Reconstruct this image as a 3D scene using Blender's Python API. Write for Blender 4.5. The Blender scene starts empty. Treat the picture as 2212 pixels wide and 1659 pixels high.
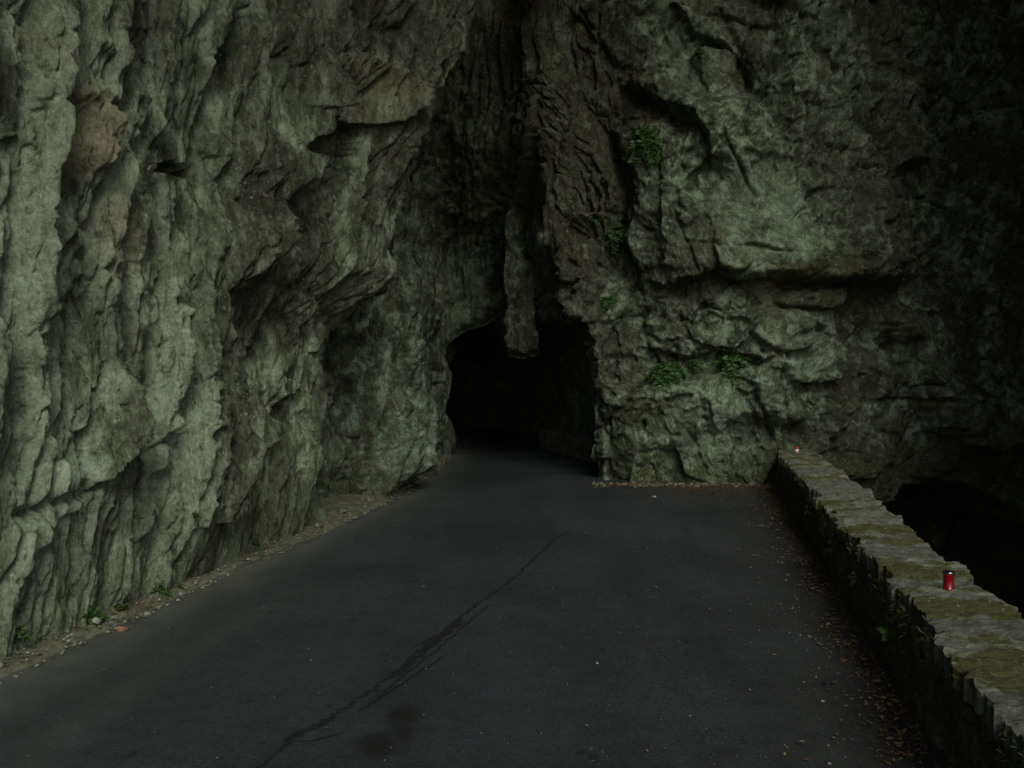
import bpy, bmesh, math, random
import numpy as np
from mathutils import Vector, Matrix

# ------------------------------------------------------------------ camera, sky, sun, exposure
S = bpy.context.scene
F_PX, CAM_H, PITCH = 960.0, 1.8, math.atan(19.0 / 960.0)
cam_d = bpy.data.cameras.new('camera')
cam_d.sensor_width = 36.0
cam_d.lens = 36.0 * F_PX / 1024.0
cam_d.clip_start, cam_d.clip_end = 0.05, 500.0
cam = bpy.data.objects.new('camera', cam_d)
S.collection.objects.link(cam)
cam.location = (0, 0, CAM_H)
cam.rotation_euler = (math.pi / 2 - PITCH, 0, 0)
S.camera = cam

SUN_TRAVEL = Vector((-0.15, 0.77, -0.575)).normalized()      # light comes down the gorge from behind the camera, right
w = bpy.data.worlds.new('World'); S.world = w; w.use_nodes = True
wn = w.node_tree.nodes; wl = w.node_tree.links; wn.clear()
sky = wn.new('ShaderNodeTexSky'); sky.sky_type = 'NISHITA'; sky.sun_disc = False
sky.sun_elevation = math.asin(-SUN_TRAVEL.z)
sky.sun_rotation = math.atan2(-SUN_TRAVEL.x, -SUN_TRAVEL.y)
sky.air_density = 1.0; sky.dust_density = 2.0; sky.ozone_density = 1.0
bg = wn.new('ShaderNodeBackground'); bg.inputs['Strength'].default_value = 0.105
wo = wn.new('ShaderNodeOutputWorld')
wl.new(sky.outputs[0], bg.inputs[0]); wl.new(bg.outputs[0], wo.inputs[0])
sun_d = bpy.data.lights.new('sun', 'SUN'); sun_d.energy = 1.8; sun_d.angle = math.radians(27)
sun_d.color = (0.98, 1.0, 0.86)
sun = bpy.data.objects.new('sun', sun_d); S.collection.objects.link(sun)
sun.rotation_euler = SUN_TRAVEL.to_track_quat('-Z', 'Y').to_euler()
sun.location = (6, -10, 14)
vs = S.view_settings
vs.view_transform = 'Standard'; vs.look = 'None'; vs.gamma = 1.0; vs.use_curve_mapping = False
vs.exposure = 0.0
S.cycles.max_bounces = 4; S.cycles.diffuse_bounces = 2

# ------------------------------------------------------------------ helpers
rng = np.random.default_rng(7); random.seed(7)
f32 = np.float32
K = 1024.0 / 2212.0                       # design coordinates (2212 wide) -> render pixels
ca, sa = math.cos(PITCH), math.sin(PITCH)
def project(P):
    "world points (n,3) -> design coordinates"
    X = P[:, 0]; Y = P[:, 1]; Z = P[:, 2] - CAM_H
    D = np.maximum(Y * ca - Z * sa, 0.05); U = Y * sa + Z * ca
    return (512 + F_PX * X / D) / K, (384 - F_PX * U / D) / K
def ray(dx, dy):
    u = (dx * K - 512) / F_PX; v = (384 - dy * K) / F_PX
    return Vector((u, ca + v * sa, -sa + v * ca))
def ground(dx, dy, z=0.0):
    r = ray(dx, dy); t = (z - CAM_H) / r.z
    return Vector((r.x * t, r.y * t, z))
def at_depth(dx, dy, y):
    r = ray(dx, dy); t = y / r.y
    return Vector((r.x * t, y, CAM_H + r.z * t))
def sstep(a, b, x):
    t = np.clip((x - a) / (b - a), 0, 1); return t * t * (3 - 2 * t)

_tab = rng.random((8, 256, 256)).astype(f32)
_ang = (rng.random((256, 256)) * 2 * np.pi); _gx = np.cos(_ang).astype(f32); _gy = np.sin(_ang).astype(f32)
def perlin(x, y, seed=0):
    x = x + seed * 17.31; y = y + seed * 9.77
    ix = np.floor(x).astype(np.int32); iy = np.floor(y).astype(np.int32)
    fx = (x - ix).astype(f32); fy = (y - iy).astype(f32)
    i0 = ix & 255; i1 = (ix + 1) & 255; j0 = iy & 255; j1 = (iy + 1) & 255
    u = fx * fx * fx * (fx * (fx * 6 - 15) + 10); v = fy * fy * fy * (fy * (fy * 6 - 15) + 10)
    def g(i, j, a, b): return _gx[i, j] * a + _gy[i, j] * b
    n0 = g(i0, j0, fx, fy) * (1 - u) + g(i1, j0, fx - 1, fy) * u
    n1 = g(i0, j1, fx, fy - 1) * (1 - u) + g(i1, j1, fx - 1, fy - 1) * u
    return (n0 * (1 - v) + n1 * v) * 1.45
def fbm(x, y, octv=4, seed=0, gain=0.5, ridged=False):
    s = np.zeros_like(x, dtype=f32); a = 1.0; t = 0.0
    for o in range(octv):
        n = perlin(x * 2.03 ** o, y * 2.03 ** o, seed + o * 3)
        if ridged: n = 1 - 2 * np.abs(n)
        s += a * n; t += a; a *= gain
    return s / t
def facets(x, y, seed=0, k=14.0, tilt=0.8, bias=0.0):
    "soft voronoi of tilted planes: broken rock faces"
    x = (x + seed * 31.7).astype(f32); y = (y + seed * 13.9).astype(f32)
    ix = np.floor(x).astype(np.int32); iy = np.floor(y).astype(np.int32)
    num = np.zeros_like(x); den = np.zeros_like(x) + 1e-9
    for di in (-1, 0, 1):
        for dj in (-1, 0, 1):
            ci = ix + di; cj = iy + dj; a = ci & 255; b = cj & 255
            px = x - (ci + 0.1 + 0.8 * _tab[0, a, b]); py = y - (cj + 0.1 + 0.8 * _tab[1, a, b])
            h = (_tab[2, a, b] - 0.5) + tilt * (((_tab[3, a, b] - 0.5) * 2 + bias) * px + (_tab[4, a, b] - 0.5) * 2 * py)
            wt = np.exp(-k * (px * px + py * py))
            num += wt * h; den += wt
    return num / den
def polydist(px, py, pts):
    "distance, side (+1 = raised side: left of travel) and distance along a polyline"
    best = np.full(px.shape, 1e9, f32); side = np.zeros(px.shape, f32); along = np.zeros(px.shape, f32); L = 0.0
    for (ax, ay), (bx, by) in zip(pts[:-1], pts[1:]):
        ex, ey = bx - ax, by - ay; l2 = ex * ex + ey * ey + 1e-9; l = math.sqrt(l2)
        t = np.clip(((px - ax) * ex + (py - ay) * ey) / l2, 0, 1)
        d = np.hypot(px - ax - t * ex, py - ay - t * ey)
        m = d < best
        best[m] = d[m]; c = ex * (py - ay) - ey * (px - ax)
        side[m] = np.where(c[m] < 0, 1.0, -1.0); along[m] = L + t[m] * l
        L += l
    return best, side, along, L
def strokes(px, py, table):
    h = np.zeros(px.shape, f32)
    for kind, pts, amp, wid in table:
        xs = [p[0] for p in pts]; ys = [p[1] for p in pts]; pad = wid * 3.2 + 12
        idx = np.nonzero((px > min(xs) - pad) & (px < max(xs) + pad) & (py > min(ys) - pad) & (py < max(ys) + pad))[0]
        if not len(idx): continue
        if kind == 'blob':
            (cx, cy), (rx, ry) = pts
            d = np.hypot((px[idx] - cx) / rx, (py[idx] - cy) / ry)
            h[idx] += amp * (1 - sstep(0.84, 1.08, d)) * (0.65 + 0.35 * np.sqrt(np.clip(1 - d * d, 0, 1)))
            continue
        d, sd, al, L = polydist(px[idx], py[idx], pts)
        fade = sstep(0, 0.16 * L, al) * sstep(0, 0.16 * L, L - al) if kind != 'stepfull' else 1.0
        if kind == 'groove': h[idx] -= amp * np.exp(-(d / wid) ** 2) * fade
        elif kind == 'ridge': h[idx] += amp * np.exp(-(d / wid) ** 2) * fade
        else:
            e = max(3.0, wid * 0.05)
            h[idx] += amp * fade * np.where(sd > 0, np.exp(-(d / wid) ** 1.5), np.exp(-(d / e) ** 2))
    return h
def inpoly(px, py, poly):
    r = np.zeros(px.shape, bool); n = len(poly)
    for i in range(n):
        x1, y1 = poly[i]; x2, y2 = poly[(i + 1) % n]
        if y1 == y2: continue
        c = ((y1 > py) != (y2 > py)) & (px < (x2 - x1) * (py - y1) / (y2 - y1) + x1)
        r ^= c
    return r

def spline(pts, n):
    out = []
    for i in range(len(pts) - 1):
        p0 = pts[max(i - 1, 0)]; p1 = pts[i]; p2 = pts[i + 1]; p3 = pts[min(i + 2, len(pts) - 1)]
        m1 = (p2 - p0) * 0.33; m2 = (p3 - p1) * 0.33
        for k in range(n):
            t = k / n; t2 = t * t; t3 = t2 * t
            out.append(p1 * (2*t3 - 3*t2 + 1) + p2 * (-2*t3 + 3*t2) + m1 * (t3 - 2*t2 + t) + m2 * (t3 - t2))
    out.append(pts[-1]); return np.array(out)
def mesh_np(name, V, Fq, mat, smooth=True, col=None, parent=None, attr='mask'):
    me = bpy.data.meshes.new(name)
    V = np.ascontiguousarray(V, dtype=f32); Fq = np.ascontiguousarray(Fq, dtype=np.int32); k = Fq.shape[1]
    me.vertices.add(len(V)); me.vertices.foreach_set('co', V.ravel())
    me.loops.add(Fq.size); me.loops.foreach_set('vertex_index', Fq.ravel())
    me.polygons.add(len(Fq)); me.polygons.foreach_set('loop_start', np.arange(0, Fq.size, k, dtype=np.int32))
    me.polygons.foreach_set('use_smooth', np.full(len(Fq), smooth))
    if col is not None:
        ca_ = me.attributes.new(attr, 'FLOAT_COLOR', 'POINT')
        c4 = np.zeros((len(V), 4), f32); c4[:, :col.shape[1]] = col
        ca_.data.foreach_set('color', c4.ravel())
    me.update(calc_edges=True)
    me.materials.append(mat)
    o = bpy.data.objects.new(name, me); S.collection.objects.link(o)
    if parent is not None: o.parent = parent
    return o
def grid_faces(nr, nc):
    a = np.arange(nr * nc).reshape(nr, nc)
    return np.stack([a[:-1, :-1], a[:-1, 1:], a[1:, 1:], a[1:, :-1]], -1).reshape(-1, 4)
def obj(name, bm, mat, parent=None, smooth=False):
    me = bpy.data.meshes.new(name); bm.to_mesh(me); bm.free(); me.materials.append(mat)
    if smooth:
        for p in me.polygons: p.use_smooth = True
    o = bpy.data.objects.new(name, me); S.collection.objects.link(o)
    if parent is not None: o.parent = parent
    return o
def tag(o, label=None, cat=None, group=None, kind=None):
    if label: o['label'] = label
    if cat: o['category'] = cat
    if group: o['group'] = group
    if kind: o['kind'] = kind
    return o
def empty(name, loc):
    o = bpy.data.objects.new(name, None); S.collection.objects.link(o); o.location = loc
    o.empty_display_size = 0.1
    return o

# ------------------------------------------------------------------ materials
class NT:
    def __init__(s, name):
        s.m = bpy.data.materials.new(name); s.m.use_nodes = True; s.n = s.m.node_tree.nodes; s.l = s.m.node_tree.links
        s.b = s.n['Principled BSDF']; s.geo = s.n.new('ShaderNodeNewGeometry')
    def link(s, a, b): s.l.new(a, b)
    def noise(s, scale, detail=6, rough=0.6, vec=None, dist=0.0, lac=2.0):
        t = s.n.new('ShaderNodeTexNoise'); t.inputs['Scale'].default_value = scale
        t.inputs['Detail'].default_value = detail; t.inputs['Roughness'].default_value = rough
        t.inputs['Distortion'].default_value = dist
        s.link(vec or s.geo.outputs['Position'], t.inputs['Vector']); return t.outputs['Fac']
    def vor(s, scale, vec=None, feature='F1', out='Distance'):
        t = s.n.new('ShaderNodeTexVoronoi'); t.feature = feature; t.inputs['Scale'].default_value = scale
        s.link(vec or s.geo.outputs['Position'], t.inputs['Vector']); return t.outputs[out]
    def mapped(s, scale):
        m = s.n.new('ShaderNodeMapping'); m.inputs['Scale'].default_value = scale
        s.link(s.geo.outputs['Position'], m.inputs['Vector']); return m.outputs[0]
    def ramp(s, fac, stops):
        r = s.n.new('ShaderNodeValToRGB'); e = r.color_ramp.elements
        while len(e) < len(stops): e.new(0.5)
        for el, (p, c) in zip(e, stops):
            el.position = p; el.color = (*c, 1) if not isinstance(c, (int, float)) else (c, c, c, 1)
        s.link(fac, r.inputs[0]); return r.outputs[0]
    def mix(s, fac, a, b, mode='MIX'):
        m = s.n.new('ShaderNodeMix'); m.data_type = 'RGBA'; m.blend_type = mode
        for val, i in ((fac, 0), (a, 6), (b, 7)):
            if isinstance(val, (int, float)): m.inputs[i].default_value = val if i == 0 else (val, val, val, 1)
            elif isinstance(val, tuple): m.inputs[i].default_value = (*val, 1)
            else: s.link(val, m.inputs[i])
        return m.outputs[2]
    def math(s, op, a, b=0.0):
        m = s.n.new('ShaderNodeMath'); m.operation = op
        for val, i in ((a, 0), (b, 1)):
            if isinstance(val, (int, float)): m.inputs[i].default_value = val
            else: s.link(val, m.inputs[i])
        return m.outputs[0]
    def attr(s, name='mask'):
        a = s.n.new('ShaderNodeAttribute'); a.attribute_name = name
        sp = s.n.new('ShaderNodeSeparateColor'); s.link(a.outputs['Color'], sp.inputs[0])
        return sp.outputs[0], sp.outputs[1], sp.outputs[2], a.outputs['Alpha']
    def bump(s, h, strength=0.5, dist=0.02):
        b = s.n.new('ShaderNodeBump'); b.inputs['Strength'].default_value = strength; b.inputs['Distance'].default_value = dist
        s.link(h, b.inputs['Height']); s.link(b.outputs[0], s.b.inputs['Normal'])
    def done(s, color, rough=0.9, spec=0.3):
        if isinstance(color, tuple): s.b.inputs['Base Color'].default_value = (*color, 1)
        else: s.link(color, s.b.inputs['Base Color'])
        if isinstance(rough, (int, float)): s.b.inputs['Roughness'].default_value = rough
        else: s.link(rough, s.b.inputs['Roughness'])
        s.b.inputs['Specular IOR Level'].default_value = spec
        return s.m

def rock_material(name, dark, mid, pale, vstretch):
    t = NT(name)
    pale_m, moss_m, ochre_m, stain_shade_m = t.attr()
    med = t.noise(5.0, 6, 0.70, vec=t.mapped((1, 1, vstretch)), dist=0.5)
    fine = t.noise(38.0, 4, 0.7)
    blot = t.noise(11, 5, .75, vec=t.mapped((1, 1, max(vstretch, .5))), dist=1.0)
    c = t.ramp(med, [(0.38, dark), (0.50, mid), (0.62, pale)])
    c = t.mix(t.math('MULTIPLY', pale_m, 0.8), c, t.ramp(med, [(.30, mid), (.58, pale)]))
    c = t.mix(ochre_m, c, t.ramp(blot, [(.3, (0.13, 0.115, 0.07)), (.7, (0.37, 0.34, 0.225))]))
    # dark mineral streaks and lichen film; this mask also carries painted shade
    sm = t.math('MULTIPLY', stain_shade_m, t.ramp(blot, [(.40, 1.0), (.62, 0.35)]))
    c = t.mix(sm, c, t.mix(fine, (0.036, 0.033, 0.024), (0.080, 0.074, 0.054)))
    mm = t.math('MULTIPLY', moss_m, t.ramp(blot, [(.40, 0.0), (.58, 1.0)]))
    c = t.mix(mm, c, t.ramp(fine, [(.3, (0.024, 0.032, 0.010)), (.7, (0.085, 0.092, 0.032))]))
    fl = t.ramp(t.noise(24, 4, .78), [(.60, 0.0), (.68, 0.7)])
    c = t.mix(fl, c, (0.46, 0.51, 0.42))
    c = t.mix(t.ramp(blot, [(.34, 0.85), (.46, 0.0)]), c, (0.050, 0.047, 0.037))
    c = t.mix(1.0, c, t.ramp(fine, [(.33, 0.70), (.5, .98), (.67, 1.22)]), 'MULTIPLY')
    h = t.math('ADD', t.noise(30, 6, .74, vec=t.mapped((1, 1, max(vstretch, .55)))), t.math('MULTIPLY', blot, 0.8))
    t.bump(h, 1.0, 0.05)
    return t.done(c, 0.88, 0.25)
M_ROCK_L = rock_material('rock_left', (0.042, 0.048, 0.029), (0.162, 0.206, 0.132), (0.395, 0.475, 0.345), 0.40)
M_ROCK_R = rock_material('rock_right', (0.032, 0.037, 0.023), (0.118, 0.157, 0.103), (0.335, 0.435, 0.325), 0.8)

# ------------------------------------------------------------------ the near cliff on the left
def cliff_left():
    yb = np.array([-6, 2.0, 4.2, 5.73, 8.09, 9.4, 10.2, 10.7])
    xb = np.array([-4.9, -3.75, -3.35, -3.06, -2.64, -2.42, -2.24, -2.16])
    ys = np.concatenate([np.linspace(-6, 4.2, 24)[:-1],
                         4.2 + np.cumsum(np.linspace(0.0085, 0.0165, 560))])
    ys = ys[ys < 10.75]
    turn = np.linspace(0, 1, 60)[1:]                       # the end curls back into the recess
    cx = np.concatenate([np.interp(ys, yb, xb), -2.16 - 2.2 * turn ** 1.5])
    cy = np.concatenate([ys, 10.75 + 1.3 * turn ** 0.75])
    zs = np.concatenate([np.linspace(-0.35, 6.4, 630), np.linspace(6.4, 15, 30)[1:]])
    nc, nr = len(cx), len(zs)
    s = np.concatenate([[0], np.cumsum(np.hypot(np.diff(cx), np.diff(cy)))])
    X = np.tile(cx, (nr, 1)); Y = np.tile(cy, (nr, 1)); Z = np.tile(zs[:, None], (1, nc)); Sg = np.tile(s, (nr, 1))
    # upper mass leans out over the recess towards its end
    Lz = np.interp(zs, [0, 1.24, 2.2, 2.8, 3.4, 4.1, 4.8, 5.5, 8, 15], [0, 0.0, .16, .90, 1.02, 1.22, 1.34, 1.52, 2.1, 2.8])
    wob = 0.25 * fbm(Y * 0.9, Z * 0.9, 3, 50)
    X += (sstep(7.6, 10.7, Y + wob)) * Lz[:, None] + sstep(-4, 2, Y) * (1.05 - .7 * sstep(6.5, 9.5, Y)) * np.clip(Z - 6.0, 0, 9)  # the lean above view is added to shade the upper cliff
    tx = np.gradient(cx); ty = np.gradient(cy); ln = np.hypot(tx, ty)
    nx, ny = ty / ln, -tx / ln
    P = np.stack([X, Y, Z], -1).reshape(-1, 3)
    px, py = project(P); px = px.astype(f32); py = py.astype(f32)
    x = Sg.ravel().astype(f32); z = Z.ravel().astype(f32)
    px += 9 * fbm(px / 60, py / 60, 3, 2) + 3 * perlin(px / 14, py / 14, 5)
    py += 9 * fbm(px / 60, py / 60, 3, 9) + 3 * perlin(px / 14, py / 14, 8)
    # broken slabs leaning slightly
    wx = x + 0.16 * fbm(x * 1.3, z * 0.9, 3, 11) - 0.10 * z; wz = z + 0.25 * fbm(x * 1.1, z * 1.1, 3, 12)
    h = 0.18 * facets(wx * 0.75, wz * 0.30, 1, 26, .8, .5)
    h += 0.13 * facets(wx * 1.9, wz * 0.50, 2, 45, .9, .7) * (0.6 + 0.5 * fbm(x * .7, z * .7, 2, 33))
    w2x = wx + 0.05 * fbm(x * 5, z * 3, 2, 13)
    h += 0.075 * facets(w2x * 4.6, wz * 1.15, 3, 45, .9, .6)
    h += 0.034 * facets(w2x * 11, wz * 3.4, 4, 30, .9, .5)
    h += 0.10 * fbm(x * 1.0, z * 0.5, 4, 14)
    # draped flutes: broad ribs, narrow clefts
    fx_ = x - 0.13 * z + 0.22 * fbm(x * .7, z * .5, 3, 18); fx2 = fx_ + .05 * fbm(x * 3, z * 1.5, 3, 19)
    h += 0.36 * np.abs(perlin(fx_ * 1.7, z * .15, 23)) + 0.21 * np.abs(perlin(fx2 * 4.3, z * .30, 24)) + 0.11 * np.abs(perlin(fx2 * 9.5, z * .7, 25)) + .05 * np.abs(perlin(fx2 * 21, z * 1.8, 26)) - .22
    for ca_, sa_, fr, sd_ in ((.92, .39, 1.1, 27), (.80, -.60, .8, 28)):
        q = (x * ca_ + z * sa_) * fr + .10 * fbm(x * 1.2, z * 1.2, 3, sd_); q = np.abs(q - np.round(q)) / fr
        h -= .09 * np.exp(-(q / .022) ** 2) * sstep(.05, .35, fbm(x * .8, z * .8, 2, sd_ + 30))
    h += 0.020 * fbm(w2x * 9, z * 3.2, 5, 15, 0.62, True)
    h += 0.020 * fbm(x * 26, z * 14, 3, 16, 0.65)
    # karst pockets
    pk = fbm(x * 4.2, z * 2.0, 3, 21); h -= 0.07 * sstep(0.42, 0.62, pk)
    pk = fbm(x * 10, z * 7, 2, 22); h -= 0.035 * sstep(0.34, 0.6, pk)
    T = [
     ('step', [(420,1280),(438,1150),(450,1000),(470,850),(480,700),(500,600),(560,500),(600,420)], .46, 95),
     ('step', [(640,1160),(655,950),(690,760),(725,660)], .10, 60),
     ('step', [(290,1090),(320,960),(345,800),(350,650),(360,520)], .16, 55),
     ('step', [(110,1130),(200,1010),(235,900),(240,780)], .16, 60),
     ('step', [(395,950),(405,830),(395,740)], .12, 35),
     ('step', [(600,890),(640,800),(665,700),(660,610)], .15, 50),
     ('step', [(590,440),(645,300),(655,170),(625,60),(610,0)], .22, 60),
     ('step', [(212,380),(206,280),(180,170)], .12, 55),
     ('step', [(545,1190),(560,1000),(585,900)], .10, 40),
     ('step', [(250,1300),(270,1180),(330,1080)], .10, 45),
     ('step', [(30,1330),(40,1200),(90,1120)], .09, 45),
     ('step', [(70,700),(60,560),(62,420)], .08, 45),
     ('step', [(590,225),(680,240),(760,262),(840,264),(872,232),(877,200),(855,152),(790,130),(760,110),(760,75),(695,62)], .26, 80),
     ('blob', [(365,368),(36,20)], -.22, 10), ('blob', [(420,372),(20,14)], -.16, 10), ('blob', [(760,325),(150,50)], -.26, 10), ('blob', [(235,250),(16,50)], -.16, 10),
     ('groove', [(690,470),(620,560),(540,590),(480,640),(465,760),(450,900)], .30, 26),
     ('groove', [(352,500),(348,600),(340,680)], .20, 12),
     ('step', [(0,300),(40,296),(70,330)], .05, 30),
     ('step', [(560,470),(620,500),(680,470)], .10, 50),
     ('step', [(700,690),(770,655),(850,620),(880,560)], .10, 60),
     ('step', [(190,60),(260,64),(320,50)], .05, 40),
     ('ridge', [(160,60),(250,180),(330,310)], .08, 14),
     ('groove', [(60,180),(75,260),(70,340)], .14, 8),
     ('groove', [(560,520),(610,640),(560,760),(520,900)], .16, 20),
     ('groove', [(690,300),(640,420),(660,520)], .16, 22),
     ('groove', [(200,200),(225,290),(215,360)], .16, 9),
     ('groove', [(0,1120),(110,1080),(200,1040)], .10, 12),
    ]
    h += strokes(px, py, T)
    h *= .45 + .55 * sstep(.1, 1.3, z); h = np.where(z < .5, np.minimum(h, .06 + .3 * np.clip(z, 0, 1)), h)
    damp = (1 - sstep(6.4, 8, z))
    P[:, 0] += np.tile(nx, nr) * h * (0.3 + 0.7 * damp); P[:, 1] += np.tile(ny, nr) * h * (0.3 + 0.7 * damp)
    P[:, 2] += 0.05 * fbm(x * 2.0, z * 2.0, 3, 17)
    # stains: pale runnels, moss low down, ochre flowstone slab
    pale = np.clip(sstep(-0.15, 0.4, fbm(x * 1.6, z * 0.35, 4, 61) + .25 * (1 - sstep(250, 480, px)) * sstep(350, 600, py)), 0, 1)
    moss = np.clip(0.85 * (1 - sstep(0.1, 1.3, z + 0.5 * fbm(x * 1.2, z, 3, 62))) * 0.7 + 0.5 * sstep(0.25, .55, fbm(x * .9, z * .6, 3, 63)), 0, 1)
    och = 0.8 * (1 - sstep(0.7, 1.15, np.hypot((px - 162) / 52, (py - 285) / 105)))
    och = np.maximum(och, 0.55 * (1 - sstep(0.6, 1.2, np.hypot((px - 235) / 45, (py - 520) / 110))))
    och = np.maximum(och, 0.45 * (1 - sstep(0.6, 1.2, np.hypot((px - 790) / 120, (py - 190) / 85))))
    och = np.maximum(och, 0.5 * sstep(0.32, .6, fbm(x * 1.0, z * .6, 3, 64)))
    st = .95 * sstep(.0, .25, fbm(x * 1.5, z * .22, 4, 65) + .30 * sstep(430, 640, px) + .18 * (1 - sstep(60, 260, py)) - .10) * (1 - .8 * och)  # dark streaks, thickened near recess and top to paint in shade
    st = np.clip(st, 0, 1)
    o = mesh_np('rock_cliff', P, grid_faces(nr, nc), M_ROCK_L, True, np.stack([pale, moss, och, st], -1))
    tag(o, 'fluted pale grey rock cliff rising from the left road edge', 'cliff', kind='structure')
    return P, px, py
LP, Lpx, Lpy = cliff_left()

# ------------------------------------------------------------------ rock face round the tunnel and across the gorge
HOLE = [(962,1100),(960,985),(957,900),(953,800),(958,745),(1000,715),(1032,702),(1062,690),(1070,730),(1084,768),(1112,776),(1150,766),
        (1158,735),(1164,712),(1185,700),(1205,700),(1225,704),(1248,704),(1264,730),(1285,790),(1294,860),(1291,950),(1284,1045),(1284,1100)]
PLAN = np.array([(-4.2, 9.8), (-3.4, 10.6), (-2.85, 11.5), (-2.05, 12.3), (-1.60, 13.4), (-1.44, 16.0), (-1.27, 18.1), (-0.95, 18.35), (-0.3, 18.1), (0.25, 17.5),
                 (0.75, 16.2), (1.2, 15.05), (1.9, 14.75), (4.0, 14.4), (5.6, 15.0), (7.2, 15.8), (8.6, 15.6), (9.0, 13.4), (7.6, 10.6), (6.5, 8.0), (7.2, 5.5), (9.6, 3.0), (11.5, 0.0)])  # last points: unseen wall bend, shaped to block sun on the right
def cliff_back():
    c = spline(PLAN, 80)
    s = np.concatenate([[0], np.cumsum(np.hypot(*np.diff(c, axis=0).T))])
    # sample the plan by visible width
    du = np.abs(np.diff(c[:, 0] / c[:, 1])) * 960 * 1.1 + np.diff(s) * 8
    hid = np.arange(len(du)) > 16.2 * 80; du[hid] = np.diff(s)[hid] * 5
    t = np.concatenate([[0], np.cumsum(du)]); nc = int(t[-1])
    tt = np.linspace(0, t[-1], nc)
    cx = np.interp(tt, t, c[:, 0]); cy = np.interp(tt, t, c[:, 1])
    s = np.interp(tt, t, s)
    zs = np.concatenate([np.linspace(-7, -1.6, 50)[:-1], np.linspace(-1.6, 8.2, 510), np.linspace(8.2, 20, 40)[1:]])
    nr = len(zs)
    X = np.tile(cx, (nr, 1)); Y = np.tile(cy, (nr, 1)); Z = np.tile(zs[:, None], (1, nc))
    k9 = np.ones(9) / 9
    tx = np.convolve(np.pad(np.gradient(cx), 4, 'edge'), k9, 'valid'); ty = np.convolve(np.pad(np.gradient(cy), 4, 'edge'), k9, 'valid')
    ln = np.hypot(tx, ty); nx, ny = np.tile(ty / ln, nr), np.tile(-tx / ln, nr)
    P = np.stack([X, Y, Z], -1).reshape(-1, 3)
    px0, py0 = project(P); px0 = px0.astype(f32); py0 = py0.astype(f32)
    x = np.tile(s, nr).astype(f32); z = Z.ravel().astype(f32)
    wX = 7 * fbm(px0 / 45, py0 / 45, 3, 72) + 3.0 * perlin(px0 / 11, py0 / 11, 75)
    wY = 7 * fbm(px0 / 45, py0 / 45, 3, 79) + 3.0 * perlin(px0 / 11, py0 / 11, 78)
    px = px0 + wX; py = py0 + wY
    right = sstep(1120, 1200, px0)
    # --- forward masses (towards the camera)
    fy = np.zeros_like(px)
    edge = np.interp(py, [0, 200, 300, 420, 480, 530, 560, 600, 650, 690], [1138, 1125, 1135, 1140, 1146, 1138, 1132, 1146, 1164, 1180])
    butt = sstep(-12, 14, px0 + 9 * fbm(px0 / 70, py0 / 70, 2, 72) - edge) * (1 - sstep(700, 770, py) * (1 - sstep(1240, 1290, px)))
    butt = butt * (1 - .45 * (1 - sstep(1165, 1215, px)) * sstep(540, 620, py))
    fy += butt * np.clip(P[:, 1] - 14.85, 0, 3.0) * (1 - sstep(5.0, 6.0, P[:, 0]))
    cpoly = [(1100,480),(1150,470),(1166,620),(1160,795),(1078,795),(1064,700),(1084,640),(1092,560)]
    ci = inpoly(px, py, cpoly); sel = np.nonzero((px > 1040) & (px < 1200) & (py > 440) & (py < 830))[0]
    cd = np.zeros_like(px); dd, _, _, _ = polydist(px[sel], py[sel], cpoly + cpoly[:1]); cd[sel] = np.where(ci[sel], dd, -dd); cd[~ci & (cd == 0)] = -99
    fy += sstep(440, 590, py) * sstep(-6, 16, cd) * np.clip(P[:, 1] - 16.3, 0, 2.2) * (1 - butt)
    fl = inpoly(px, py, [(1150,560),(1190,600),(1210,640),(1196,690),(1250,700),(1250,650),(1215,600)])
    fy += 0.25 * fl
    # left recess: upper part overhangs, alcove below
    rec = 1 - sstep(880, 960, px0)
    h = rec * np.interp(z, [0, 1.6, 3.2, 4.5, 8], [0, 0.0, .12, .30, .5])
    h += .10 * rec * sstep(770, 800, px0) * (1 - sstep(.8, 2.0, z))
    # deep chimney
    fy += 2.7 * sstep(870, 940, px0) * (1 - butt) * (1 - sstep(330, 560, py))
    h -= 0.10 * np.exp(-((px - np.interp(py, [0, 400, 560], [1075, 1090, 1085])) / 38) ** 2) * (1 - sstep(380, 560, py))
    # --- broken rock
    wx = x + 0.16 * fbm(x * 1.2, z * 1.2, 3, 81) - 0.15 * z; wz = z + 0.16 * fbm(x * 1.2, z * 1.2, 3, 82) + 0.12 * x
    sm = 0.42 + 0.58 * right
    sm = sm * (1 - .7 * np.exp(-((px0 - edge) / 40) ** 2) * (py0 < 640))
    slab = 1 - sstep(.65, 1.15, np.hypot((px - 1630) / 95, (py - 480) / 115)); sm = sm * (1 - .6 * slab)
    h += sm * 0.50 * facets(wx * 0.62, wz * 0.62, 5, 16)
    h += sm * 0.20 * facets(wx * 1.7, wz * 1.5, 6, 32)
    w2x = wx + 0.06 * fbm(x * 4, z * 4, 3, 83); w2z = wz + 0.06 * fbm(x * 4, z * 4, 3, 84)
    h += sm * 0.08 * facets(w2x * 3.9, w2z * 3.6, 7, 32)
    h += sm * 0.034 * facets(w2x * 9, w2z * 8.5, 8, 18)
    h += 0.030 * sm * fbm(w2x * 5, w2z * 5, 5, 85, 0.62, True)
    h += 0.024 * fbm(x * 20, z * 20, 3, 86, 0.65)
    for ca_, sa_, fr, sd_ in ((.92, .39, .9, 111), (.75, -.66, .7, 112), (.2, .98, .6, 113)):
        q = (x * ca_ + z * sa_) * fr + .10 * fbm(x * 1.2, z * 1.2, 3, sd_); q = np.abs(q - np.round(q)) / fr
        h -= right * .12 * np.exp(-(q / .028) ** 2) * sstep(.0, .3, fbm(x * .8, z * .8, 2, sd_ + 30))
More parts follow.
